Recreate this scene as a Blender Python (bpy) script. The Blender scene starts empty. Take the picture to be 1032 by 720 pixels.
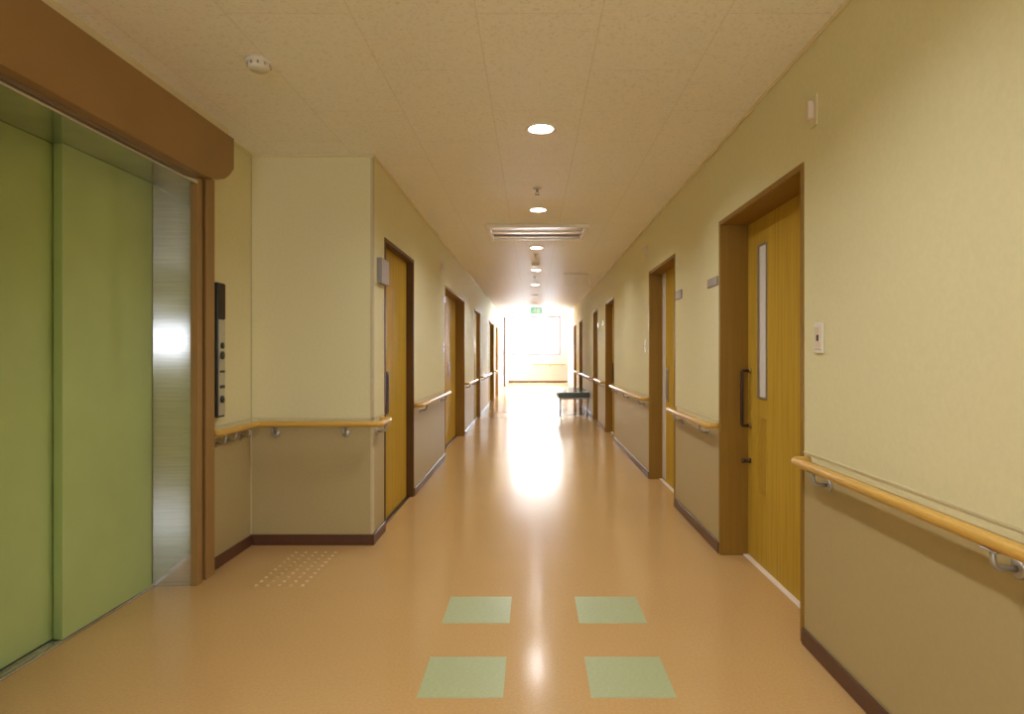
import bpy, bmesh, math, random
from mathutils import Vector, Matrix
random.seed(7)
SC = bpy.context.scene
COL = SC.collection
PI = math.pi

# ------------------------------------------------------------------ layout
# metres; x = right, y = down the corridor, z = up; the camera stands at (0, 0, 1.2)
XR = 1.125        # right wall
XL = -1.01        # left corridor wall
XE = -1.775       # lift lobby wall
YA = 3.95         # wall that closes the lobby bay
ZC = 2.46         # corridor ceiling
YB = -4.0         # back wall
YR, YLE = 17.5, 18.6   # where the right / left corridor walls end
YEND = 27.0       # far wall of the day room
ZD = 3.25         # day room ceiling
ZW = 0.766        # top of the wainscot
RAILZ = 0.768

# ------------------------------------------------------------------ node helpers
def new_mat(name):
    m = bpy.data.materials.new(name); m.use_nodes = True
    nt = m.node_tree
    return m, nt, nt.nodes['Principled BSDF']

def setp(b, **k):
    for n, v in k.items():
        n = n.replace('_', ' ')
        if n in b.inputs: b.inputs[n].default_value = v

def rgb(r, g, b):      # sRGB 0-255 -> linear rgba
    f = lambda c: (c/255/12.92 if c/255 <= .04045 else ((c/255+.055)/1.055)**2.4)
    return (f(r), f(g), f(b), 1)

def coords(nt, scale=(1, 1, 1), kind='Object'):
    tc = nt.nodes.new('ShaderNodeTexCoord'); mp = nt.nodes.new('ShaderNodeMapping')
    mp.inputs['Scale'].default_value = scale
    nt.links.new(tc.outputs[kind], mp.inputs['Vector'])
    return mp.outputs['Vector']

def noise(nt, vec, scale, detail=4, rough=.5):
    n = nt.nodes.new('ShaderNodeTexNoise')
    n.inputs['Scale'].default_value = scale; n.inputs['Detail'].default_value = detail
    n.inputs['Roughness'].default_value = rough
    nt.links.new(vec, n.inputs['Vector']); return n.outputs['Fac']

def ramp(nt, fac, stops):
    r = nt.nodes.new('ShaderNodeValToRGB'); e = r.color_ramp.elements
    while len(e) < len(stops): e.new(.5)
    for el, (p, c) in zip(e, stops): el.position = p; el.color = c
    nt.links.new(fac, r.inputs['Fac']); return r.outputs['Color']

def bump(nt, b, h, strength=.1, dist=.01):
    n = nt.nodes.new('ShaderNodeBump'); n.inputs['Strength'].default_value = strength
    n.inputs['Distance'].default_value = dist
    nt.links.new(h, n.inputs['Height']); nt.links.new(n.outputs['Normal'], b.inputs['Normal'])

def mul(c, k): return (min(1, c[0]*k), min(1, c[1]*k), min(1, c[2]*k), 1)

def mottled(name, c, scale, var=.06, roughness=.6, bump_s=0., scl=(1, 1, 1), spec=.5, metallic=0., lo=.35, hi=.65):
    m, nt, b = new_mat(name)
    v = coords(nt, scl); f = noise(nt, v, scale)
    nt.links.new(ramp(nt, f, [(lo, mul(c, 1-var)), (hi, mul(c, 1+var))]), b.inputs['Base Color'])
    setp(b, Roughness=roughness, Metallic=metallic); b.inputs['Specular IOR Level'].default_value = spec
    if bump_s: bump(nt, b, f, bump_s, .002)
    return m

def wood(name, c, dark=.82, roughness=.38, axis='Z', spec=.4):
    m, nt, b = new_mat(name)
    s = {'Z': (28, 28, 1.1), 'Y': (28, 1.1, 28), 'X': (1.1, 28, 28)}[axis]
    v = coords(nt, s)
    f = noise(nt, v, 1.6, 6, .62)
    nt.links.new(ramp(nt, f, [(.3, mul(c, dark)), (.5, c), (.72, mul(c, 1.1))]), b.inputs['Base Color'])
    setp(b, Roughness=roughness); b.inputs['Specular IOR Level'].default_value = spec
    return m

def plain(name, c, roughness=.5, metallic=0., spec=.5):
    return mottled(name, c, 30, .025, roughness, 0, spec=spec, metallic=metallic)

def emit(name, c, s):
    m, nt, b = new_mat(name)
    setp(b, Base_Color=c); b.inputs['Emission Color'].default_value = c; b.inputs['Emission Strength'].default_value = s
    return m

M = {}
M['wall'] = mottled('yellow_wallpaper', (.745, .715, .48, 1), 60, .018, .85, 0, spec=.08)
M['wainscot'] = mottled('beige_wainscot_sheet', (.44, .365, .195, 1), 60, .018, .42, 0, spec=.5)
M['pale_pink'] = mottled('pale_pink_wainscot', (.80, .72, .65, 1), 120, .03, .6, .06, spec=.3)
M['pale'] = mottled('off_white_wallpaper', (.87, .86, .84, 1), 60, .02, .7, 0, spec=.3)
M['dado'] = plain('dado_edge', (.66, .60, .40, 1), .6)  # colour of a thin line painted for the faint shading above the rail
M['base'] = mottled('brown_vinyl_skirting', rgb(88, 55, 40), 40, .06, .35)
M['cream'] = plain('cream_trim', (.74, .67, .46, 1), .5)
M['door'] = wood('golden_oak_veneer', (.51, .335, .046, 1), roughness=.55, spec=.10)
M['door_inlay'] = wood('golden_oak_inlay', (.47, .30, .036, 1))
M['frame'] = wood('brown_door_frame', (.275, .155, .024, 1), .88, .5, spec=.25)
M['frame_dark'] = wood('dark_brown_door_frame', (.11, .055, .014, 1), .9, .5, spec=.2)  # darker copy of the frame wood, with the nearest left jamb's shade painted in
M['rail'] = wood('honey_wood_rail', (.60, .375, .085, 1), .9, .36, 'Y')
M['railx'] = wood('honey_wood_rail_across', (.60, .375, .085, 1), .9, .36, 'X')
M['housing'] = mottled('brown_painted_steel', (.31, .185, .068, 1), 3, .05, .45)
M['steel'] = mottled('brushed_stainless', (.63, .62, .64, 1), 5, .10, .12, .02, (1, 1, 40), metallic=.9)
M['alu'] = plain('satin_aluminium', (.62, .61, .60, 1), .35, .9)
M['brass'] = plain('dull_brass', (.38, .25, .08, 1), .35, .8)
M['guard'] = plain('pale_corner_guard', (.57, .51, .35, 1), .6)
M['grey_metal'] = plain('grey_bracket_metal', (.42, .40, .38, 1), .4, .7)
M['dark_metal'] = plain('dark_bronze_metal', (.06, .035, .022, 1), .4, .5)
M['lift_green'] = mottled('green_lift_paint', (.43, .57, .25, 1), 2.2, .04, .10, spec=.5)
M['black'] = plain('black_plastic', (.018, .018, .018, 1), .3)
M['white'] = plain('white_plastic', (.74, .72, .66, 1), .4)
M['grey_plate'] = plain('grey_sign_plate', (.42, .385, .39, 1), .35)
M['grey_side'] = plain('dark_grey_sign_edge', (.24, .22, .22, 1), .4)
M['frost'] = plain('frosted_white_glass', (.80, .80, .84, 1), .2)
M['vinyl'] = mottled('grey_green_vinyl', (.085, .115, .11, 1), 60, .05, .22, .05)
M['green_tile'] = mottled('pale_green_floor_tile', (.40, .46, .265, 1), 70, .08, .34, .02, (1, 3, 1))
M['tactile'] = plain('tan_tactile_sheet', (.58, .37, .17, 1), .35)
M['stud'] = plain('pale_tactile_stud', (.60, .42, .22, 1), .3)
M['reflector'] = plain('white_reflector', (.85, .83, .78, 1), .25)
M['lamp'] = emit('warm_lamp', (1, .985, .94, 1), 610)
M['sign_green'] = emit('lit_green_sign', (.30, .85, .58, 1), .5)
M['sign_white'] = emit('lit_white_sign', (.9, 1, .93, 1), .6)
M['indicator'] = plain('pale_lens', (.70, .60, .52, 1), .3)
M['slot'] = plain('dark_slot', (.03, .02, .014, 1), .6)

# floor: polished tan vinyl
m, nt, b = new_mat('tan_polished_vinyl'); M['floor'] = m
v = coords(nt); f = noise(nt, v, 90, 5); g = noise(nt, v, 1.3, 2)
mx = nt.nodes.new('ShaderNodeMix'); mx.data_type = 'RGBA'; mx.blend_type = 'MULTIPLY'; mx.inputs['Factor'].default_value = 1
nt.links.new(ramp(nt, f, [(.3, (.525, .335, .145, 1)), (.7, (.60, .38, .168, 1))]), mx.inputs['A'])
nt.links.new(ramp(nt, g, [(.3, (.96, .96, .96, 1)), (.7, (1, 1, 1, 1))]), mx.inputs['B'])
nt.links.new(mx.outputs['Result'], b.inputs['Base Color'])
rr = nt.nodes.new('ShaderNodeMapRange'); rr.inputs['To Min'].default_value = .14; rr.inputs['To Max'].default_value = .19
nt.links.new(g, rr.inputs['Value']); nt.links.new(rr.outputs['Result'], b.inputs['Roughness'])
bump(nt, b, g, .02, .01)

# ceiling: speckled mineral board, long seams down the corridor
m, nt, b = new_mat('speckled_ceiling_board'); M['ceiling'] = m
tc = nt.nodes.new('ShaderNodeTexCoord'); sx = nt.nodes.new('ShaderNodeSeparateXYZ'); cx = nt.nodes.new('ShaderNodeCombineXYZ')
nt.links.new(tc.outputs['Object'], sx.inputs[0])
ax = nt.nodes.new('ShaderNodeMath'); ax.operation = 'ADD'; ax.inputs[1].default_value = .208 + 463*.463/100*0
nt.links.new(sx.outputs['X'], ax.inputs[0])
nt.links.new(sx.outputs['Y'], cx.inputs['X']); nt.links.new(ax.outputs[0], cx.inputs['Y'])
br = nt.nodes.new('ShaderNodeTexBrick'); br.offset = .5; br.squash = 1
for k, val in (('Scale', 1), ('Mortar Size', .0026), ('Mortar Smooth', .1), ('Bias', 0), ('Brick Width', .926), ('Row Height', .463)):
    br.inputs[k].default_value = val
br.inputs['Color1'].default_value = (1, 1, 1, 1); br.inputs['Color2'].default_value = (.985, .985, .985, 1)
br.inputs['Mortar'].default_value = (.88, .86, .84, 1)
nt.links.new(cx.outputs[0], br.inputs['Vector'])
f = noise(nt, tc.outputs['Object'], 75, 3, .6)
mx = nt.nodes.new('ShaderNodeMix'); mx.data_type = 'RGBA'; mx.blend_type = 'MULTIPLY'; mx.inputs['Factor'].default_value = 1
nt.links.new(ramp(nt, f, [(.30, (.74, .74, .74, 1)), (.44, (.89, .89, .89, 1)), (.7, (.92, .92, .92, 1))]), mx.inputs['A'])
nt.links.new(br.outputs['Color'], mx.inputs['B'])
nt.links.new(mx.outputs['Result'], b.inputs['Base Color']); setp(b, Roughness=.50); b.inputs['Specular IOR Level'].default_value = .75
bump(nt, b, f, .15, .003)

# clear window glass that lets daylight straight through
m, nt, b = new_mat('clear_window_glass'); M['glass'] = m
out = nt.nodes['Material Output']; tr = nt.nodes.new('ShaderNodeBsdfTransparent'); gl = nt.nodes.new('ShaderNodeBsdfGlossy')
gl.inputs['Roughness'].default_value = .02; mix = nt.nodes.new('ShaderNodeMixShader'); mix.inputs[0].default_value = .06
nt.links.new(tr.outputs[0], mix.inputs[1]); nt.links.new(gl.outputs[0], mix.inputs[2]); nt.links.new(mix.outputs[0], out.inputs['Surface'])

M['tint'] = emit('daylit_frosted_glass', (.85, .92, 1, 1), 21)  # emissive pane standing in for daylight through the unseen back window

# ------------------------------------------------------------------ geometry helpers
def box(bm, x0, x1, y0, y1, z0, z1, bev=0., seg=2, mi=0):
    x0, x1 = sorted((x0, x1)); y0, y1 = sorted((y0, y1)); z0, z1 = sorted((z0, z1))
    vs = [bm.verts.new(p) for p in ((x0,y0,z0),(x1,y0,z0),(x1,y1,z0),(x0,y1,z0),(x0,y0,z1),(x1,y0,z1),(x1,y1,z1),(x0,y1,z1))]
    fs = [bm.faces.new([vs[i] for i in q]) for q in ((3,2,1,0),(4,5,6,7),(0,1,5,4),(1,2,6,5),(2,3,7,6),(3,0,4,7))]
    for f in fs: f.material_index = mi
    if bev:
        es = list({e for f in fs for e in f.edges})
        r = bmesh.ops.bevel(bm, geom=es, offset=bev, segments=seg, affect='EDGES', profile=.5, clamp_overlap=True)
        for f in r['faces']: f.material_index = mi
    return bm

def ring(c, n, b, r, N): return [c + (n*math.cos(2*PI*k/N) + b*math.sin(2*PI*k/N))*r for k in range(N)]

def tube(bm, pts, r, N=14, caps=True):
    pts = [Vector(p) for p in pts]; prev = None; rings = []
    for i, p in enumerate(pts):
        t = (pts[min(i+1, len(pts)-1)] - pts[max(i-1, 0)]).normalized()
        if prev is None:
            a = Vector((0, 0, 1)) if abs(t.z) < .9 else Vector((1, 0, 0)); n = t.cross(a).normalized()
        else: n = (prev - t*prev.dot(t)).normalized()
        prev = n; bb = t.cross(n)
        rr = r[i] if isinstance(r, (list, tuple)) else r
        rings.append([bm.verts.new(q) for q in ring(p, n, bb, rr, N)])
    for a, c in zip(rings, rings[1:]):
        for k in range(N):
            f = bm.faces.new((a[k], a[(k+1) % N], c[(k+1) % N], c[k])); f.smooth = True
    if caps: bm.faces.new(rings[0][::-1]); bm.faces.new(rings[-1])
    return bm

def lathe(bm, prof, c=(0, 0, 0), axis='Z', N=28, closed=False, smooth=True):
    """prof: (radius, height) pairs turned round an axis through c"""
    c = Vector(c); ax = {'Z': Vector((0,0,1)), 'X': Vector((1,0,0)), 'Y': Vector((0,1,0))}[axis]
    n = Vector((1,0,0)) if axis != 'X' else Vector((0,1,0)); b = ax.cross(n)
    rings = []
    for r, h in prof:
        rings.append([bm.verts.new(c + ax*h)] if r < 1e-6 else [bm.verts.new(q) for q in ring(c + ax*h, n, b, r, N)])
    for a, d in zip(rings, rings[1:]):
        for k in range(N):
            k2 = (k+1) % N
            if len(a) == 1 and len(d) == 1: continue
            q = (a[0], d[k2], d[k]) if len(a) == 1 else ((a[k], a[k2], d[0]) if len(d) == 1 else (a[k], a[k2], d[k2], d[k]))
            f = bm.faces.new(q); f.smooth = smooth
    return bm

def prism(bm, poly, h0, h1, plane='YZ', bev=0.):
    """closed outline in a plane, extruded from h0 to h1 along the third axis"""
    def P(u, v, h): return {'YZ': (h, u, v), 'XZ': (u, h, v), 'XY': (u, v, h)}[plane]
    a = [bm.verts.new(P(u, v, h0)) for u, v in poly]; c = [bm.verts.new(P(u, v, h1)) for u, v in poly]
    n = len(poly); fs = [bm.faces.new(a), bm.faces.new(c[::-1])]
    for k in range(n): fs.append(bm.faces.new((a[k], c[k], c[(k+1) % n], a[(k+1) % n])))
    if bev: bmesh.ops.bevel(bm, geom=list({e for f in fs for e in f.edges}), offset=bev, segments=2, affect='EDGES', clamp_overlap=True)
    return bm

def arc_path(pts, rad=.03, n=6):
    """polyline with rounded corners"""
    pts = [Vector(p) for p in pts]; out = [pts[0]]
    for a, p, c in zip(pts, pts[1:], pts[2:]):
        d1 = (a-p); d2 = (c-p); r = min(rad, d1.length*.45, d2.length*.45)
        s = p + d1.normalized()*r; e = p + d2.normalized()*r
        for k in range(n+1):
            t = k/n; out.append(s*(1-t)**2 + p*2*t*(1-t) + e*t*t)
    out.append(pts[-1]); return out

def obj(name, bm, mats, parent=None, loc=(0, 0, 0)):
    bmesh.ops.recalc_face_normals(bm, faces=bm.faces)
    me = bpy.data.meshes.new(name); bm.to_mesh(me); bm.free()
    for mm in (mats if isinstance(mats, (list, tuple)) else [mats]): me.materials.append(M[mm] if isinstance(mm, str) else mm)
    o = bpy.data.objects.new(name, me); COL.objects.link(o); o.location = loc
    if parent: o.parent = parent
    return o

def nb(): return bmesh.new()

def tag(o, label, cat, group=None, kind=None):
    o['label'] = label; o['category'] = cat
    if group: o['group'] = group
    if kind: o['kind'] = kind
    return o

def thing(name, label, cat, loc, group=None, kind=None, rz=0):
    o = bpy.data.objects.new(name, None); COL.objects.link(o); o.location = loc; o.rotation_euler = (0, 0, rz)
    o.empty_display_size = .1
    return tag(o, label, cat, group, kind)

# ------------------------------------------------------------------ doors (openings listed first, the walls are cut round them)
#        y0     y1    recess
RD = [(2.600, 3.776, .162), (4.955, 6.060, .120), (8.670, 9.700, .105), (10.85, 11.66, .10), (14.20, 15.10, .10), (16.20, 17.15, .10)]
LD = [(4.264, 5.306, .055), (7.204, 9.250, .130), (10.80, 11.98, .060), (14.40, 16.30, .10), (16.90, 18.20, .10)]
DH = 2.0; WT = .24

def wall_strip(bm, xa, xb, ya, yb, holes, z0, z1):
    """solid wall from ya to yb with door holes (y0, y1, height)"""
    y = ya
    for h0, h1, hz in sorted(holes):
        if h0 > y: box(bm, xa, xb, y, h0, z0, z1)
        if hz < z1 and hz > z0: box(bm, xa, xb, h0, h1, hz, z1)
        elif hz <= z0: box(bm, xa, xb, h0, h1, z0, z1)
        y = h1
    if y < yb: box(bm, xa, xb, y, yb, z0, z1)

def wall(name, label, xa, xb, ya, yb, holes, xin, ztop=ZC, split=True, win=None):
    if split:
        b = nb()
        if win:
            box(b, xa, xb, ya, win[0], ZW, ztop); box(b, xa, xb, win[0], win[1], ZW, win[2]); box(b, xa, xb, win[0], win[1], win[3], ztop)
            wall_strip(b, xa, xb, win[1], yb, holes, ZW, ztop)
        else: wall_strip(b, xa, xb, ya, yb, holes, ZW, ztop)
        o = obj(name, b, 'wall')
        b = nb(); wall_strip(b, xa, xb, ya, yb, holes, 0, ZW); obj('wainscot', b, 'wainscot', o)
        s = .003 if xin > (xa+xb)/2 else -.003
        b = nb()
        y = ya
        for h0, h1, hz in sorted(holes)+[(yb, yb, 9)]:
            if h0-y > .02: box(b, xin, xin+s, y, h0, ZW+.026, ZW+.034)
            y = h1
        obj('dado_strip', b, 'dado', o)  # no real moulding: the strip draws the faint shading over the rail
    else:
        b = nb(); wall_strip(b, xa, xb, ya, yb, holes, 0, ztop); o = obj(name, b, 'wall')
    return tag(o, label, 'wall', kind='structure')

WIN3 = (-1.50, 1.1, 1.12, 1.74)     # unseen window in the back wall; its pane glows as fill light
wr = wall('wall_right', 'long yellow right corridor wall with beige wainscot and six door openings', XR, XR+WT, YB, YR, [(a, c, DH) for a, c, r in RD], XR)
wl = wall('wall_left', 'yellow left corridor wall with beige wainscot beyond the lobby bay', XL-WT, XL, YA+WT, YLE, [(a, c, DH) for a, c, r in LD], XL)
EY0, EY1, EZ = 1.95, 3.30, 2.122
we = wall('wall_lobby', 'yellow lobby wall holding the lift entrance', XE-WT, XE, YB, YA, [(EY0, EY1, EZ)], XE)
# the wall that closes the lobby bay, and its outer corner
b = nb(); box(b, XE-WT, XL, YA, YA+WT, ZW, ZC); o = obj('wall_bay', b, 'wall'); tag(o, 'pale yellow wall closing the lobby bay, left of the corridor', 'wall', kind='structure')
b = nb(); box(b, XE-WT, XL, YA, YA+WT, 0, ZW); obj('wainscot', b, 'wainscot', o)
b = nb(); box(b, XE, XL+.003, YA-.003, YA, ZW+.026, ZW+.034); box(b, XL, XL+.003, YA, YA+WT, ZW+.026, ZW+.034); obj('dado_strip', b, 'dado', o)
b = nb(); box(b, XE-WT, WIN3[0], YB-.2, YB, 0, ZC); box(b, WIN3[1], XR+WT, YB-.2, YB, 0, ZC); box(b, WIN3[0], WIN3[1], YB-.2, YB, 0, WIN3[2]); box(b, WIN3[0], WIN3[1], YB-.2, YB, WIN3[3], ZC); tag(obj('wall_back', b, 'wall'), 'yellow wall behind the camera', 'wall', kind='structure')

# floor and ceilings
b = nb(); box(b, -4.4, 2.0, YB-.2, YEND+.3, -.1, 0); tag(obj('floor', b, 'floor'), 'polished tan vinyl floor reflecting the far window', 'floor', kind='structure')
LY = [-2.35, -.40, 1.55, 3.50, 5.46, 7.40, 9.35, 11.30, 13.25, 15.20]; LX = .045; LR = .076
b = nb()
# slab pieces leave a square well above every downlight
hw = .10
box(b, XE-WT-.1, LX-hw, YB-.2, YR, ZC, ZC+.15); box(b, LX+hw, XR+WT+.1, YB-.2, YR, ZC, ZC+.15)
y = YB-.2
for l in LY: box(b, LX-hw, LX+hw, y, l-hw, ZC, ZC+.15); y = l+hw
box(b, LX-hw, LX+hw, y, YR, ZC, ZC+.15)
# round each well down to the lamp's own rim
for l in LY:
    N = 32
    sq = []
    for k in range(N):
        a = 2*PI*k/N; c, s = math.cos(a), math.sin(a); q = hw/max(abs(c), abs(s)); sq.append((LX+c*q, l+s*q))
    ci = [(LX+LR*math.cos(2*PI*k/N), l+LR*math.sin(2*PI*k/N)) for k in range(N)]
    A = [b.verts.new((u, w, ZC)) for u, w in sq]; B_ = [b.verts.new((u, w, ZC)) for u, w in ci]
    for k in range(N): b.faces.new((A[k], A[(k+1) % N], B_[(k+1) % N], B_[k]))
    box(b, LX-hw, LX+hw, l-hw, l+hw, ZC+.15, ZC+.16)
tag(obj('ceiling', b, 'ceiling'), 'speckled tan board ceiling with long seams', 'ceiling', kind='structure')

# day room beyond the corridor
b = nb(); box(b, -4.4, 2.0, YR, YEND+.3, ZD, ZD+.15); tag(obj('ceiling_day_room', b, 'white'), 'white ceiling of the bright day room at the far end', 'ceiling', kind='structure')
b = nb(); box(b, -4.4, 2.0, YR-.12, YR, ZC+.15, ZD+.1); tag(obj('wall_header', b, 'pale'), 'wall above the corridor mouth', 'wall', kind='structure')
WX0, WX1, WZ0, WZ1 = -.93, 1.19, 1.17, 2.86
b = nb(); box(b, -1.3, WX0, YEND, YEND+.2, ZW, ZD); box(b, WX1, 1.7, YEND, YEND+.2, ZW, ZD)
box(b, WX0, WX1, YEND, YEND+.2, ZW, WZ0); box(b, WX0, WX1, YEND, YEND+.2, WZ1, ZD)
o = obj('wall_far', b, 'pale'); tag(o, 'far end wall under and around the bright window', 'wall', kind='structure')
b = nb(); box(b, -1.3, 1.7, YEND, YEND+.2, 0, ZW); obj('wainscot', b, 'pale_pink', o)
RW = (18.3, 22.4, .9, 2.9)
b = nb(); box(b, 1.5, 1.7, YR, RW[0], 0, ZD); box(b, 1.5, 1.7, RW[1], YEND, 0, ZD); box(b, 1.5, 1.7, RW[0], RW[1], 0, RW[2]); box(b, 1.5, 1.7, RW[0], RW[1], RW[3], ZD); box(b, XR, 1.7, YR-.12, YR, 0, ZD); tag(obj('wall_day_room_right', b, 'pale'), 'right wall of the day room', 'wall', kind='structure')
b = nb(); box(b, -1.3, -1.05, 24.0, YEND, 0, ZD); tag(obj('wall_day_room_left', b, 'pale'), 'short left wall beside the far window', 'wall', kind='structure')
b = nb(); box(b, -4.4, XL-WT, YLE, YLE-.2, 0, ZD); box(b, XL-WT, XL, YR-.12, YLE, ZC, ZD); box(b, -4.4, -1.3, 24.0, 24.2, 0, ZD)
SW = (19.3, 23.4, .9, 2.8)
box(b, -4.4, -4.2, YLE, SW[0], 0, ZD); box(b, -4.4, -4.2, SW[1], 24.0, 0, ZD); box(b, -4.4, -4.2, SW[0], SW[1], 0, SW[2]); box(b, -4.4, -4.2, SW[0], SW[1], SW[3], ZD)
tag(obj('wall_day_room_bay', b, 'pale'), 'walls of the day room bay opening to the left', 'wall', kind='structure')

def sash_window(name, label, cx, cy, w, z0, z1, along='X', glass='glass'):
    t = thing(name, label, 'window', (cx, cy, z0), kind='structure', rz=0 if along == 'X' else PI/2)
    h = z1-z0; f = .045
    b = nb()
    for x0, x1, a0, a1 in ((-w/2, w/2, 0, f), (-w/2, w/2, h-f, h), (-w/2, -w/2+f, f, h-f), (w/2-f, w/2, f, h-f)):
        box(b, x0, x1, -.05, .05, a0, a1, .004)
    obj('frame', b, 'grey_plate', t)
    for s in (0, 1):
        x0, x1 = (-w/2+f, .03) if s == 0 else (-.03, w/2-f); yy = -.02 if s == 0 else .02; g = .05
        b = nb()
        for u0, u1, a0, a1 in ((x0, x1, f, f+g), (x0, x1, h-f-g, h-f), (x0, x0+g, f+g, h-f-g), (x1-g, x1, f+g, h-f-g)):
            box(b, u0, u1, yy-.015, yy+.015, a0, a1, .003)
        sa = obj('sash', b, 'grey_plate', t)
        b = nb(); box(b, x0+g, x1-g, yy-.003, yy+.003, f+g, h-f-g); obj('pane', b, glass, sa)
        b = nb(); box(b, (x1-g*.8 if s == 0 else x0+g*.2), (x1-g*.2 if s == 0 else x0+g*.8), yy-.026, yy-.014, h*.45, h*.52, .003); obj('latch', b, 'grey_metal', sa)
    return t
sash_window('window_1', 'bright two-pane sliding window in the far end wall', (WX0+WX1)/2, YEND+.08, WX1-WX0, WZ0, WZ1)
sash_window('window_2', 'wide daylight window in the left bay of the day room', -4.3, (SW[0]+SW[1])/2, SW[1]-SW[0], SW[2], SW[3], 'Y')  # out of view, added to brighten the day room from the left
sash_window('window_3', 'daylit frosted window in the wall behind the camera', (WIN3[0]+WIN3[1])/2, YB-.1, WIN3[1]-WIN3[0], WIN3[2], WIN3[3], 'X', 'tint')

sash_window('window_4', 'wide daylight window in the right wall of the day room', 1.6, (RW[0]+RW[1])/2, RW[1]-RW[0], RW[2], RW[3], 'Y')  # added out of view to throw more light on the far end
# door casing, leaf and fittings; x measured from the wall face into the wall (sign s), y along the corridor
def make_door(n, side, y0, y1, rec, label, style):
    s = 1 if side == 'R' else -1; X = XR if side == 'R' else XL
    t = thing('door_%d' % n, label, 'door', (X, (y0+y1)/2, 0), kind='structure')
    h = (y1-y0)/2; j = .028; d = rec+.052
    b = nb()
    for yy in ((-h, -h+j), (h-j, h)): box(b, -s*.006, s*d, yy[0], yy[1], 0, DH, .003, 1)
    box(b, -s*.006, s*d, -h+j, h-j, DH-j, DH, .003, 1)
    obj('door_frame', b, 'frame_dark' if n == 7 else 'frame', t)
    lx0, lx1 = s*rec, s*(rec+.04)
    far = h-j
    leaves = [(-h+j, far)] if style != 'double' else [(-h+j, 0), (0, far)]
    for k, (a, c) in enumerate(leaves):
        b = nb(); box(b, lx0, lx1, a-(.004 if k == 0 else -.0005), c+(.004 if k == len(leaves)-1 else .0005), .005, DH-j+.004)
        lf = obj('door_leaf', b, 'door', t)
        hb = nb()
        if style == 'slit':
            cy = 3.500 - (y0+y1)/2; gw = .046
            b = nb()
            for q0, q1, z0, z1 in ((-gw-.012, -gw, .95, 1.82), (gw, gw+.034, .95, 1.82), (-gw, gw, .95, .962), (-gw, gw, 1.808, 1.82)):
                box(b, lx0-s*.006, lx0+s*.002, cy+q0, cy+q1, z0, z1, .001, 1)
            bd = obj('glazing_bead', b, 'grey_metal', lf)
            b = nb(); box(b, lx0-s*.003, lx0+s*.002, cy-gw, cy+gw, .962, 1.808); p = obj('glass_slit', b, 'frost', lf); p['label'] = 'narrow frosted glass slit'
            b = nb(); box(b, lx0-s*.002, lx0+s*.002, cy-gw, cy+gw, .42, .84, .001, 1); obj('inlay_panel', b, 'door_inlay', lf)
            hy = 3.708 - (y0+y1)/2
            tube(hb, arc_path([(lx0, hy, 1.105), (lx0-s*.05, hy, 1.105), (lx0-s*.05, hy, .78), (lx0, hy, .78)], .012), .009, 12)
            hh = obj('pull_handle', hb, 'dark_metal', lf); hh['label'] = 'dark vertical pull handle'
            for zz in (1.105, .78):
                b = nb(); lathe(b, [(0, 0), (.018, 0), (.018, .008), (.012, .012), (0, .012)], (lx0, hy, zz), 'X', 16)
                if s > 0:
                    for vv in b.verts: vv.co.x = 2*lx0 - vv.co.x
                obj('handle_rose', b, 'brass', hh)
            b = nb(); lathe(b, [(0, 0), (.016, 0), (.016, .01), (.011, .012), (.011, .034), (.015, .038), (.015, .05), (0, .054)], (lx0, hy, .572), 'X', 16)
            for vv in b.verts: vv.co.x = 2*lx0 - vv.co.x
            obj('lock_knob', b, 'dark_metal', lf)
        else:
            hy = (4.57-(y0+y1)/2 if n == 7 else a+.07) if side == 'L' else c-.09; gm = 'dark_metal'; hz0, hz1 = .765, 1.075
            if style == 'strip':
                b = nb(); box(b, lx0-s*.004, lx0+s*.002, c-.16, c-.03, .03, DH-j-.01, .001, 1); q = obj('edge_strip', b, 'frost', lf); q['label'] = 'pale full-height edge strip'
                hy = c-.25; gm = 'alu'
            if style == 'double' and k == 0: hb.free(); continue
            if style == 'double': hy = a+.22; gm = 'grey_metal'; hz0, hz1 = .88, 1.10
            box(hb, lx0-s*.002, lx0-s*.010, hy-.036, hy+.036, hz0, hz1, .004, 2)
            hp = obj('pull_plate', hb, gm, lf)
            b = nb(); box(b, lx0-s*.008, lx0-s*.0125, hy-.022, hy+.022, hz0+.02, hz1-.02, .002, 1); obj('finger_recess', b, 'slot' if gm == 'dark_metal' else 'grey_side', hp)
    b = nb()
    box(b, s*(rec-.030), s*(rec+.05), -h+j, h-j, 0, .008, .002, 1)
    q = obj('threshold', b, 'pale_pink' if side == 'R' else 'dark_metal', t); q['label'] = 'pale threshold strip' if side == 'R' else 'dark threshold'
    return t
RL = ['golden wood sliding door with a narrow glass slit, nearest on the right wall',
      'golden wood door with a pale edge strip, second along the right wall',
      'brown-framed wooden door, third along the right wall, in front of the bench',
      'brown-framed wooden door right beside the near end of the bench, fourth along the right wall',
      'narrow-looking wooden door just past the bench, fifth along the right wall',
      'wooden door at the very end of the right wall, nearest the bright day room']
LL = ['golden wood flush sliding door in a dark frame, nearest on the left corridor wall beside the bay',
      'wide brown-framed double door, second along the left corridor wall',
      'pale wooden door with a brown frame, third along the left corridor wall',
      'wooden double door far down, fourth along the left corridor wall',
      'last wooden door on the left wall, nearest the bright day room']
for i, (a, c, r) in enumerate(RD): make_door(i+1, 'R', a, c, r, RL[i], ['slit', 'strip', 'flush', 'flush', 'flush', 'flush'][i])
for i, (a, c, r) in enumerate(LD): make_door(i+7, 'L', a, c, r, LL[i], ['flush', 'double', 'flush', 'double', 'flush'][i])

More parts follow.
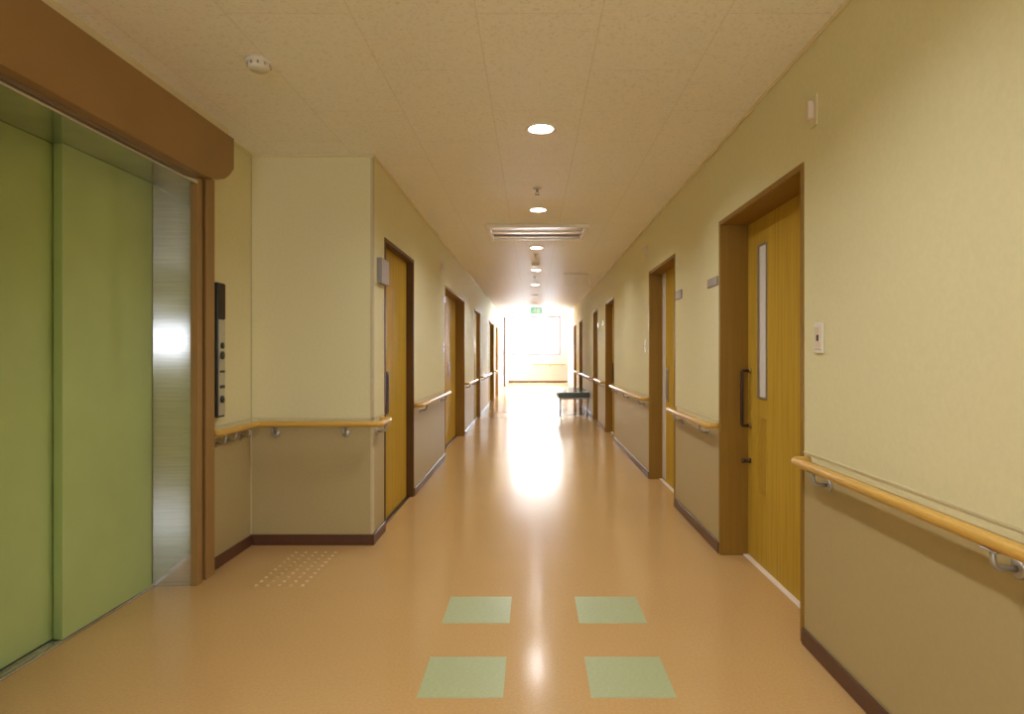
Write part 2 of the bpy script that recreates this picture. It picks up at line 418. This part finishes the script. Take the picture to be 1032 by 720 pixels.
# skirting boards
def skirting(name, label, segs):
    b = nb()
    for (x0, x1, y0, y1) in segs: box(b, x0, x1, y0, y1, 0, .068, .003, 1)
    return tag(obj(name, b, 'base'), label, 'skirting board', kind='structure')
def gaps(ya, yb, holes):
    y = ya; r = []
    for h in holes:
        if h[0]-y > .02: r.append((y, h[0]))
        y = h[1]
    if yb-y > .02: r.append((y, yb))
    return r
T = .012
skirting('baseboard_right', 'dark brown skirting along the right corridor wall', [(XR-T, XR, a, c) for a, c in gaps(YB, YR, RD)])
skirting('baseboard_left', 'dark brown skirting along the left corridor wall', [(XL, XL+T, a, c) for a, c in gaps(YA-T, YLE, LD)])
skirting('baseboard_bay', 'dark brown skirting along the wall closing the lobby bay', [(XE+T, XL, YA-T, YA)])
skirting('baseboard_lobby', 'dark brown skirting between the lift and the bay corner', [(XE, XE+T, 3.43, YA), (XE, XE+T, YB, 1.80)])
skirting('baseboard_far', 'brown skirting under the bright far window', [(-1.05, 1.5, YEND-T, YEND)])
# ceiling coves, filler over the housing, corner guards
def trim(n, label, boxes, mat='cream', bev=.002):
    b = nb()
    for q in boxes: box(b, *q, bev, 1)
    return tag(obj('trim_%d' % n, b, mat), label, 'trim', kind='structure')
trim(1, 'cream filler strip between the brown housing and the ceiling', [(XE, -1.70, 1.60, 3.50, 2.413, ZC)])
trim(2, 'thin cream ceiling cove along the right wall', [(XR-.014, XR, YB, YR, ZC-.014, ZC)])
trim(3, 'thin cream ceiling cove along the left walls', [(XL, XL+.014, YA-.014, YR, ZC-.014, ZC), (XE, XL, YA-.014, YA, ZC-.014, ZC), (XE, XE+.014, 3.52, YA-.014, ZC-.014, ZC)])
trim(4, 'pale corner guard on the outer corner of the bay wall', [(XL-.012, XL+.003, YA-.003, YA, .07, ZC-.02), (XL, XL+.003, YA, YA+.035, .07, ZC-.02)], 'guard', 0)
trim(5, 'pale corner bead in the inner corner of the bay', [(XE, XE+.006, YA-.006, YA, .07, ZC-.02)], 'guard', 0)
trim(6, 'dark narrow post edge at the corner beside the far window', [(-1.13, -1.04, 23.96, 24.0, 0, 2.63)], 'dark_metal')  # dark material stands in for the post's side turned from the light

# ------------------------------------------------------------------ lift entrance
t = thing('lift_entrance', 'green two-panel sliding lift door in a stainless steel surround', 'lift door', (XE, 2.6, 0))
Y = lambda y: y-2.6
Xl = lambda x: x-XE
b = nb(); prism(b, [(Xl(-2.07), Y(3.233)), (Xl(-1.968), Y(3.233)), (Xl(-1.7755), Y(3.252)), (Xl(-1.7755), Y(3.2999)), (Xl(-2.07), Y(3.2999))], 0, 2.083, 'XY')
q = obj('jamb', b, 'steel', t); q['label'] = 'brushed stainless far jamb'
b = nb(); box(b, Xl(-2.07), Xl(-1.735), Y(1.9501), Y(1.992), 0, 2.083, .002, 1); obj('jamb', b, 'steel', t)
b = nb(); box(b, Xl(-2.07), Xl(-1.776), Y(1.9501), Y(3.2999), 2.083, 2.1215); box(b, Xl(-1.776), Xl(-1.735), Y(1.9501), Y(3.2465), 2.083, 2.1215); obj('lintel', b, 'steel', t)
def lift_panel(x, ya, yb):
    b = nb(); box(b, Xl(x-.04), Xl(x), Y(ya), Y(yb), .01, 2.083, .003, 2)
    return obj('door_panel', b, 'lift_green', t)
lift_panel(-1.96, 2.614, 3.2325); lift_panel(-2.008, 1.993, 2.66)
b = nb(); box(b, Xl(-2.07), Xl(-1.95), Y(1.993), Y(3.2325), 0, .007, .001, 1)
for k in range(3): box(b, Xl(-1.962-.03*k), Xl(-1.968-.03*k), Y(1.993), Y(3.2325), .007, .010)
obj('sill', b, 'steel', t)
b = nb(); box(b, Xl(-2.12), Xl(-2.0705), Y(1.85), Y(3.40), 0, 2.22); box(b, Xl(-2.0705), Xl(-2.0155), Y(1.85), Y(1.945), 0, 2.22); box(b, Xl(-2.0705), Xl(-2.0155), Y(3.305), Y(3.40), 0, 2.22); box(b, Xl(-2.0705), Xl(-2.0155), Y(1.945), Y(3.305), 2.125, 2.22); obj('shaft_back', b, 'slot', t)

# smoke screen over the lift: long housing and two guide rails
t = thing('smoke_screen_housing', 'long brown roller screen housing above the green lift door', 'screen housing', (XE, 2.6, 2.122))
b = nb()
cut = [(3.22, 0), (3.34, .016), (3.42, .042), (3.475, .078), (3.523, .126)]
poly = [(Y(1.60), 0)] + [(Y(a), c) for a, c in cut] + [(Y(3.523), .291), (Y(1.60), .291)]
prism(b, poly, .0005, Xl(-1.688), 'YZ', .004)
obj('housing', b, 'housing', t)
poly2 = [(Y(1.605), -.004)] + [(Y(a+.004), c-.004) for a, c in cut] + [(Y(3.527), .291), (Y(1.605), .291)]
b = nb(); prism(b, poly2, Xl(-1.689), Xl(-1.680), 'YZ', .002); q = obj('front_cover', b, 'housing', t)
for nm, ya, yb in (('guide_rail', 3.248, 3.425), ('guide_rail', 1.772, 1.9495)):
    b = nb()
    a0, a1, a2, a3 = ya, ya+.050, ya+.087, yb
    zz = -2.122
    box(b, Xl(XE)+.0005, Xl(-1.737), Y(a0), Y(a1), zz, -.001, .002, 1)
    box(b, Xl(XE)+.0005, Xl(-1.737), Y(a2), Y(a3), zz, .03, .002, 1)
    g = obj(nm, b, 'housing', t)
    b = nb(); box(b, Xl(XE)+.0005, Xl(-1.760), Y(a1), Y(a2), zz, -.001); q = obj('slot', b, 'slot', g); q['label'] = 'dark curtain slot'

# hall call panel
t = thing('lift_call_panel', 'tall black and grey lift call panel beside the lift', 'call panel', (XE, 3.50, .85))
b = nb(); box(b, .0005, .036, -.040, .040, 0, .75, .003, 2); obj('back_box', b, 'black', t)
b = nb(); box(b, .0355, .040, -.037, .040, .55, .745, .001, 1); q = obj('display', b, 'slot', t); q['label'] = 'dark indicator display'
b = nb(); box(b, .0355, .039, -.030, .040, .01, .545, .001, 1); q = obj('face_plate', b, 'alu', t); q['label'] = 'grey metal face plate'
for z, hh in ((.40, .022), (.345, .028), (.255, .012), (.17, .018), (.10, .026)):
    b = nb()
    if hh > .02: lathe(b, [(0, .0385), (hh*.8, .0385), (hh*.8, .044), (hh*.6, .046), (0, .046)], (0, .005, z), 'X', 18)
    else: box(b, .0385, .043, -.02, .03, z-hh/2, z+hh/2, .001, 1)
    obj('button', b, 'black', t)

# ------------------------------------------------------------------ handrails
def bracket(t, wx, s, y, z, along='Y'):
    """wall plate, arm and saddle under the rail; s points from the wall into the room"""
    b = nb()
    P = (lambda o, a, zz: (wx+s*o, y+a, zz)) if along == 'Y' else (lambda o, a, zz: (wx+a, y+s*o, zz))
    lathe(b, [(0, 0), (.024, 0), (.024, .005), (.018, .009), (0, .009)], P(0, 0, z-.065), 'X' if along == 'Y' else 'Y', 18)
    c = P(0, 0, z-.065)
    if s < 0:
        for vv in b.verts:
            if along == 'Y': vv.co.x = 2*c[0]-vv.co.x
            else: vv.co.y = 2*c[1]-vv.co.y
    tube(b, arc_path([P(.005, 0, z-.065), P(.06, 0, z-.062), P(.063, 0, z-.016)], .03), .0075, 10)
    p0, p1 = P(.050, -.028, z-.0215), P(.076, .028, z-.0165)
    box(b, p0[0], p1[0], p0[1], p1[1], p0[2], p1[2], .002, 1)
    return obj('bracket', b, 'grey_metal', t)

def handrail(side, ya, yb, brs, label, group=None, off=.063):
    X, s = (XR, -1) if side == 'R' else (XL, 1)
    t = thing('handrail', label, 'handrail', (X, ya, 0), group)
    b = nb()
    pts = [(s*.001, 0, RAILZ), (s*off, 0, RAILZ), (s*off, yb-ya, RAILZ), (s*.001, yb-ya, RAILZ)]
    tube(b, arc_path(pts, .03, 5), .0185, 18)
    obj('rail', b, 'rail', t)
    for y in brs: bracket(t, 0, s, y-ya, RAILZ)
    return t
handrail('R', -1.6, 2.55, [2.38, 1.45, .52, -.41, -1.34], 'long honey wood handrail in the right foreground, nearest the camera')
handrail('R', 3.80, 4.93, [4.0, 4.72], 'short wooden handrail between the first and second doors on the right')
handrail('R', 6.09, 8.64, [6.3, 7.35, 8.4], 'wooden handrail between the second and third doors on the right')
handrail('R', 9.73, 10.82, [9.95, 10.6], 'wooden handrail between the third and fourth doors on the right')
handrail('R', 11.69, 14.17, [11.9, 12.9, 13.9], 'wooden handrail on the right wall directly behind the bench')
handrail('R', 15.13, 16.17, [15.3, 16.0], 'wooden handrail between the last two doors on the right')
handrail('L', 5.34, 7.17, [5.6, 6.9], 'wooden handrail between the first and second doors on the left wall')
handrail('L', 9.28, 10.77, [9.5, 10.5], 'wooden handrail between the second and third doors on the left wall')
handrail('L', 12.01, 14.37, [12.3, 13.2, 14.1], 'wooden handrail between the third and fourth doors on the left wall')
handrail('L', 16.33, 16.87, [16.6], 'shortest wooden handrail, before the last door on the left wall')
# the rail that runs round the bay
t = thing('handrail', 'wooden handrail running round the lobby bay from the lift to the first left door', 'handrail', (XE, YA, 0))
b = nb(); w = XL-XE
pts = [(.001, 3.455-YA, RAILZ), (.063, 3.455-YA, RAILZ), (.063, -.063, RAILZ), (w+.063, -.063, RAILZ), (w+.063, .20, RAILZ), (w+.001, .20, RAILZ)]
tube(b, arc_path(pts, .03, 6), .0185, 18); obj('rail', b, 'railx', t)
for y in (3.50, 3.62, 3.80): bracket(t, 0, 1, y-YA, RAILZ)
for x in (.16, .60): bracket(t, x, -1, 0, RAILZ, 'X')
bracket(t, w, 1, .10, RAILZ)
# rail under the far window
t = thing('handrail', 'pale handrail under the bright far window', 'handrail', (0, YEND, 0))
b = nb(); tube(b, arc_path([(0., -.001, RAILZ), (0., -.063, RAILZ), (1.40, -.063, RAILZ), (1.40, -.001, RAILZ)], .03, 5), .0185, 14); obj('rail', b, 'railx', t)
for x in (.2, .75, 1.25): bracket(t, x, -1, 0, RAILZ, 'X')

# ------------------------------------------------------------------ ceiling fittings
def downlight(y, label):
    t = thing('downlight', label, 'ceiling light', (LX, y, ZC), 'downlights along the corridor ceiling')
    b = nb(); lathe(b, [(LR-.012, .0015), (LR-.010, -.004), (LR+.008, -.006), (LR+.013, -.003), (LR+.013, -.0002)], N=32); obj('trim_ring', b, 'white', t)
    b = nb(); lathe(b, [(LR-.006, -.002), (LR-.009, .012), (LR-.014, .030), (LR-.022, .045)], N=32); obj('reflector', b, 'reflector', t)
    b = nb(); lathe(b, [(0, .030), (LR-.030, .030), (LR-.021, .034), (LR-.019, .044)], N=32); obj('lamp', b, 'lamp' if y < 12 else 'white', t)
    return t
DL = ['downlight above the camera, behind the frame'] * 3 + ['largest and brightest downlight, nearest in the corridor ceiling',
      'second downlight from the camera, just in front of the air conditioner', 'third downlight, just behind the air conditioner',
      'fourth downlight along the corridor ceiling', 'fifth downlight along the corridor ceiling', 'sixth downlight, far down the corridor ceiling',
      'farthest downlight, just before the exit sign']
for i, y in enumerate(LY):
    lb = DL[i] if i > 2 else ['downlight far behind the camera', 'downlight just behind the camera', 'downlight overhead, just out of view'][i]
    downlight(y, lb)

def sprinkler(y, label):
    t = thing('sprinkler', label, 'sprinkler', (LX-.012, y, ZC), 'ceiling sprinklers')
    b = nb(); lathe(b, [(0, 0), (.034, 0), (.034, -.004), (.020, -.010), (.012, -.010)], N=20); obj('escutcheon', b, 'alu', t)
    b = nb(); lathe(b, [(0, -.004), (.009, -.004), (.009, -.028), (.006, -.032), (0, -.032)], N=14)
    for sx in (-1, 1): tube(b, arc_path([(sx*.006, 0, -.026), (sx*.014, 0, -.036), (sx*.003, 0, -.052)], .008, 3), .0022, 8)
    obj('head', b, 'grey_metal', t)
    b = nb(); lathe(b, [(0, -.050), (.018, -.050), (.018, -.053), (0, -.054)], N=18); obj('deflector', b, 'grey_metal', t)
for y, lb in ((4.745, 'small sprinkler between the two nearest downlights'), (7.85, 'small sprinkler just past the third downlight'), (10.15, 'small sprinkler far along the corridor ceiling')): sprinkler(y, lb)

def detector(x, y, label, r=.055):
    t = thing('smoke_detector', label, 'smoke detector', (x, y, ZC), 'round ceiling smoke detectors')
    b = nb(); lathe(b, [(0, 0), (r, 0), (r, -.012), (r*.95, -.016), (0, -.016)], N=28); obj('base', b, 'white', t)
    b = nb(); lathe(b, [(r*.82, -.016), (r*.82, -.030), (r*.70, -.040), (0, -.043)], N=28); obj('chamber', b, 'white', t)
    b = nb()
    for k in range(10):
        a = 2*PI*k/10; lathe(b, [(0, -.0165), (.005, -.0165), (.005, -.028), (0, -.028)], (math.cos(a)*r*.84, math.sin(a)*r*.84, 0), 'Z', 6)
    obj('vent', b, 'grey_plate', t)
detector(-1.175, 2.69, 'round white smoke detector on the ceiling near the lift')
detector(.035, 8.62, 'round pale smoke detector past the third downlight')

# ceiling cassette air conditioner
ax0, ax1, ay0, ay1 = -.46, .545, 6.04, 6.72
t = thing('air_conditioner', 'pale two-way air conditioner panel set in the corridor ceiling', 'air conditioner', ((ax0+ax1)/2, (ay0+ay1)/2, ZC))
hx, hy = (ax1-ax0)/2, (ay1-ay0)/2
b = nb()
for q in ((-hx, hx, -hy, -hy+.04), (-hx, hx, hy-.04, hy), (-hx, -hx+.05, -hy+.04, hy-.04), (hx-.05, hx, -hy+.04, hy-.04)): box(b, *q, -.035, -.0005, .006, 2)
box(b, -hx+.05, hx-.05, -.10, .02, -.033, -.0005, .004, 1); box(b, -hx+.05, hx-.05, .16, .19, -.033, -.0005, .004, 1)
obj('panel', b, 'reflector', t)
b = nb(); box(b, -hx+.04, hx-.04, -hy+.03, hy-.03, -.006, -.0003); q = obj('recess', b, 'slot', t); q['label'] = 'dark air slots'
for yy, w2 in ((-.195, .088), (.24, .045)):
    b = nb(); prism(b, [(yy-w2, -.030), (yy+w2, -.024), (yy+w2, -.018), (yy-w2, -.024)], -hx+.06, hx-.06, 'YZ'); obj('louvre', b, 'alu', t)
b = nb()
for k in range(6): box(b, -hx+.06, hx-.06, .03+.0235*k-.003, .03+.0235*k+.003, -.030, -.008)
for k in range(7): box(b, -hx+.14*k+.06, -hx+.14*k+.066, .022, .158, -.026, -.010)
q = obj('intake_grille', b, 'grey_side', t); q['label'] = 'dark intake grille'

# signs under the ceiling
t = thing('exit_sign', 'small lit green exit sign hanging before the far window', 'exit sign', (.09, 16.3, 2.265))
b = nb(); box(b, -.15, .15, -.02, .02, 0, .165, .004, 2); obj('case', b, 'white', t)
b = nb(); box(b, -.142, .142, -.0215, -.0202, .008, .157); q = obj('lit_panel', b, 'sign_green', t); q['label'] = 'lit green panel'
b = nb()
yy0, yy1 = -.0235, -.0216
box(b, .02, .10, yy0, yy1, .025, .14)                                       # doorway
lathe(b, [(0, yy0), (.012, yy0), (.012, yy1), (0, yy1)], (-.035, 0, .128), 'Y', 14)
for pl in ([(-.045, .112), (-.020, .112), (-.030, .070), (-.052, .066)], [(-.050, .072), (-.032, .072), (-.012, .050), (-.030, .022), (-.038, .028), (-.028, .050)],
           [(-.054, .074), (-.042, .066), (-.062, .040), (-.095, .040), (-.095, .050), (-.068, .052)], [(-.024, .112), (-.020, .100), (-.002, .088), (.010, .096), (.006, .104), (-.004, .100)],
           [(-.044, .112), (-.050, .100), (-.068, .098), (-.078, .080), (-.086, .084), (-.074, .110)]):
    prism(b, pl, yy0, yy1, 'XZ')
q = obj('running_figure', b, 'sign_white', t); q['label'] = 'white doorway and running figure'
for x in (-.08, .08):
    b = nb(); tube(b, [(x, 0, .163), (x, 0, .195)], .006, 8); obj('hanger', b, 'alu', t)

t = thing('hanging_panel', 'clear panel with bright edges hanging from the ceiling near the right wall', 'panel', (.68, 9.75, ZC-.185))
b = nb(); box(b, -.20, .185, -.006, .006, .0, .17, .002, 1); obj('board', b, 'glass', t)
b = nb(); box(b, -.20, .20, -.012, .012, .170, .185, .002, 1); box(b, .185, .21, -.014, .014, -.005, .170, .002, 1); q = obj('edge_channel', b, 'reflector', t); q['label'] = 'bright metal edge channel'

# ------------------------------------------------------------------ wall fittings
def switch(side, y, z, label):
    X, s = (XR, -1) if side == 'R' else (XL, 1)
    t = thing('light_switch', label, 'light switch', (X, y, z), 'wall light switches')
    b = nb(); box(b, s*.0005, s*.010, -.035, .035, -.06, .06, .003, 2); obj('plate', b, 'white', t)
    b = nb(); box(b, s*.0095, s*.014, -.022, .022, -.045, .045, .002, 1); q = obj('rocker', b, 'indicator', t)
    b = nb(); box(b, s*.0135, s*.0152, -.016, .002, -.012, .012, .001, 1); obj('pilot_lamp', b, 'slot', q)
switch('R', 2.455, 1.265, 'white light switch on the right wall beside the nearest door')
switch('R', 6.22, 1.285, 'small white switch on the right wall past the second door')
switch('L', 7.03, 1.285, 'small white switch on the left wall before the double door')

def call_lamp(side, y, z, label):
    X, s = (XR, -1) if side == 'R' else (XL, 1)
    t = thing('call_lamp', label, 'call lamp', (X, y, z), 'small call lamps high on the walls')
    b = nb(); box(b, s*.0005, s*.008, -.030, .030, -.062, .062, .004, 2); obj('base_plate', b, 'cream', t)
    b = nb(); box(b, s*.0075, s*.034, -.016, .016, -.034, .040, .007, 3); q = obj('lens', b, 'indicator', t); q['label'] = 'pale lamp lens'
call_lamp('R', 2.50, 2.17, 'pale call lamp high on the right wall above the nearest switch')
call_lamp('R', 6.18, 2.22, 'tiny call lamp high on the right wall past the second door')
call_lamp('L', 6.85, 2.16, 'tiny call lamp high on the left wall before the double door')

def name_plate(side, y0, y1, z0, z1, thick, label, mat='grey_plate'):
    X, s = (XR, -1) if side == 'R' else (XL, 1)
    t = thing('name_plate', label, 'name plate', (X, (y0+y1)/2, z0), 'door name plates'); h = (y1-y0)/2
    b = nb(); box(b, s*.0005, s*thick, -h, h, 0, z1-z0, .002, 1); obj('holder', b, 'grey_side' if mat == 'grey_plate' else mat, t)
    b = nb(); box(b, s*(thick-.001), s*(thick+.002), -h+.006, h-.006, .006, z1-z0-.006, .001, 1); obj('insert', b, mat, t)
name_plate('R', 3.80, 4.02, 1.622, 1.678, .007, 'grey name plate on the right wall just past the nearest door')
name_plate('R', 4.72, 4.93, 1.625, 1.692, .007, 'grey name plate on the right wall before the second door')
name_plate('R', 9.85, 10.05, 1.66, 1.74, .012, 'white name plate on the right wall past the third door', 'white')
name_plate('R', 10.60, 10.80, 1.66, 1.74, .012, 'white name plate on the right wall before the fourth door', 'white')
name_plate('L', 4.055, 4.262, 1.665, 1.83, .032, 'thick grey name plate at the nearest left door beside the bay corner')
name_plate('L', 6.98, 7.18, 1.79, 1.86, .012, 'white name plate on the left wall before the double door', 'white')

# ------------------------------------------------------------------ floor tiles
def floor_tile(x0, x1, y0, y1, label):
    b = nb(); box(b, -(x1-x0)/2, (x1-x0)/2, -(y1-y0)/2, (y1-y0)/2, 0, .0012)
    o = obj('floor_tile', b, 'green_tile', None, ((x0+x1)/2, (y0+y1)/2, .0))
    tag(o, label, 'floor tile', 'green floor tiles')
floor_tile(-.406, -.104, 2.189, 2.486, 'pale green square floor tile, front left of the four')
floor_tile(.204, .503, 2.189, 2.486, 'pale green square floor tile, front right of the four')
floor_tile(-.406, -.104, 2.798, 3.103, 'pale green square floor tile, back left of the four')
floor_tile(.207, .510, 2.798, 3.103, 'pale green square floor tile, back right of the four')

stud_proto = None
def tactile(y, label):
    global stud_proto
    t = thing('tactile_tile', label, 'tactile tile', (-1.313, y+.15, 0), 'tactile warning tiles')
    b = nb(); box(b, -.15, .15, -.15, .15, 0, .0012); obj('sheet', b, 'floor', t)
    for i in range(5):
        for k in range(5):
            if stud_proto is None:
                b = nb(); lathe(b, [(.0105, 0), (.0095, .0022), (.0075, .004), (0, .0045)], N=16); c = obj('stud', b, 'stud', t); stud_proto = c
            else:
                c = stud_proto.copy(); COL.objects.link(c); c.parent = t
            c.location = (-.12+.06*i, -.12+.06*k, .001)
tactile(3.22, 'nearer tan tactile floor tile with rows of raised studs')
tactile(3.521, 'farther tan tactile floor tile with raised studs, against the bay skirting')

# ------------------------------------------------------------------ bench
t = thing('bench', 'grey-green upholstered bench standing against the right corridor wall', 'bench', (.800, 13.15, 0))
b = nb(); box(b, -.31, .31, -.95, .95, .362, .462, .012, 3); obj('seat', b, 'vinyl', t)
b = nb()
for q in ((-.28, .28, -.93, -.89), (-.28, .28, .89, .93), (-.28, -.24, -.89, .89), (.24, .28, -.89, .89)): box(b, *q, .325, .36, .003, 1)
obj('seat_frame', b, 'grey_metal', t)
for sx in (-1, 1):
    for sy in (-1, 1):
        b = nb(); tube(b, [(sx*.262, sy*.90, .33), (sx*.262, sy*.90, .012)], .016, 14)
        l = obj('leg', b, 'alu', t)
        b = nb(); lathe(b, [(0, 0), (.021, 0), (.021, .010), (.017, .014), (0, .014)], (sx*.262, sy*.90, 0), 'Z', 14); obj('foot', b, 'black', l)

# ------------------------------------------------------------------ daylight, camera
w = bpy.data.worlds.new('sky'); SC.world = w; w.use_nodes = True
bg = w.node_tree.nodes['Background']; bg.inputs['Color'].default_value = (.85, .92, 1, 1); bg.inputs['Strength'].default_value = 72

cam = bpy.data.cameras.new('camera'); co = bpy.data.objects.new('camera', cam); COL.objects.link(co)
co.location = (0, 0, 1.2); co.rotation_euler = (PI/2, 0, 0)
cam.sensor_width = 36; cam.lens = 632/1032*36; cam.shift_x = -21/1032; cam.shift_y = -2.5/1032; cam.clip_start = .02; cam.clip_end = 200
SC.camera = co
SC.view_settings.view_transform = 'Standard'; SC.view_settings.look = 'None'
SC.view_settings.gamma = 1; SC.view_settings.exposure = 0; SC.view_settings.use_curve_mapping = False
cy = SC.cycles
cy.max_bounces = 14; cy.diffuse_bounces = 8; cy.glossy_bounces = 5; cy.transparent_max_bounces = 8; cy.caustics_reflective = False; cy.caustics_refractive = False
cy.sample_clamp_indirect = 6; cy.use_denoising = True
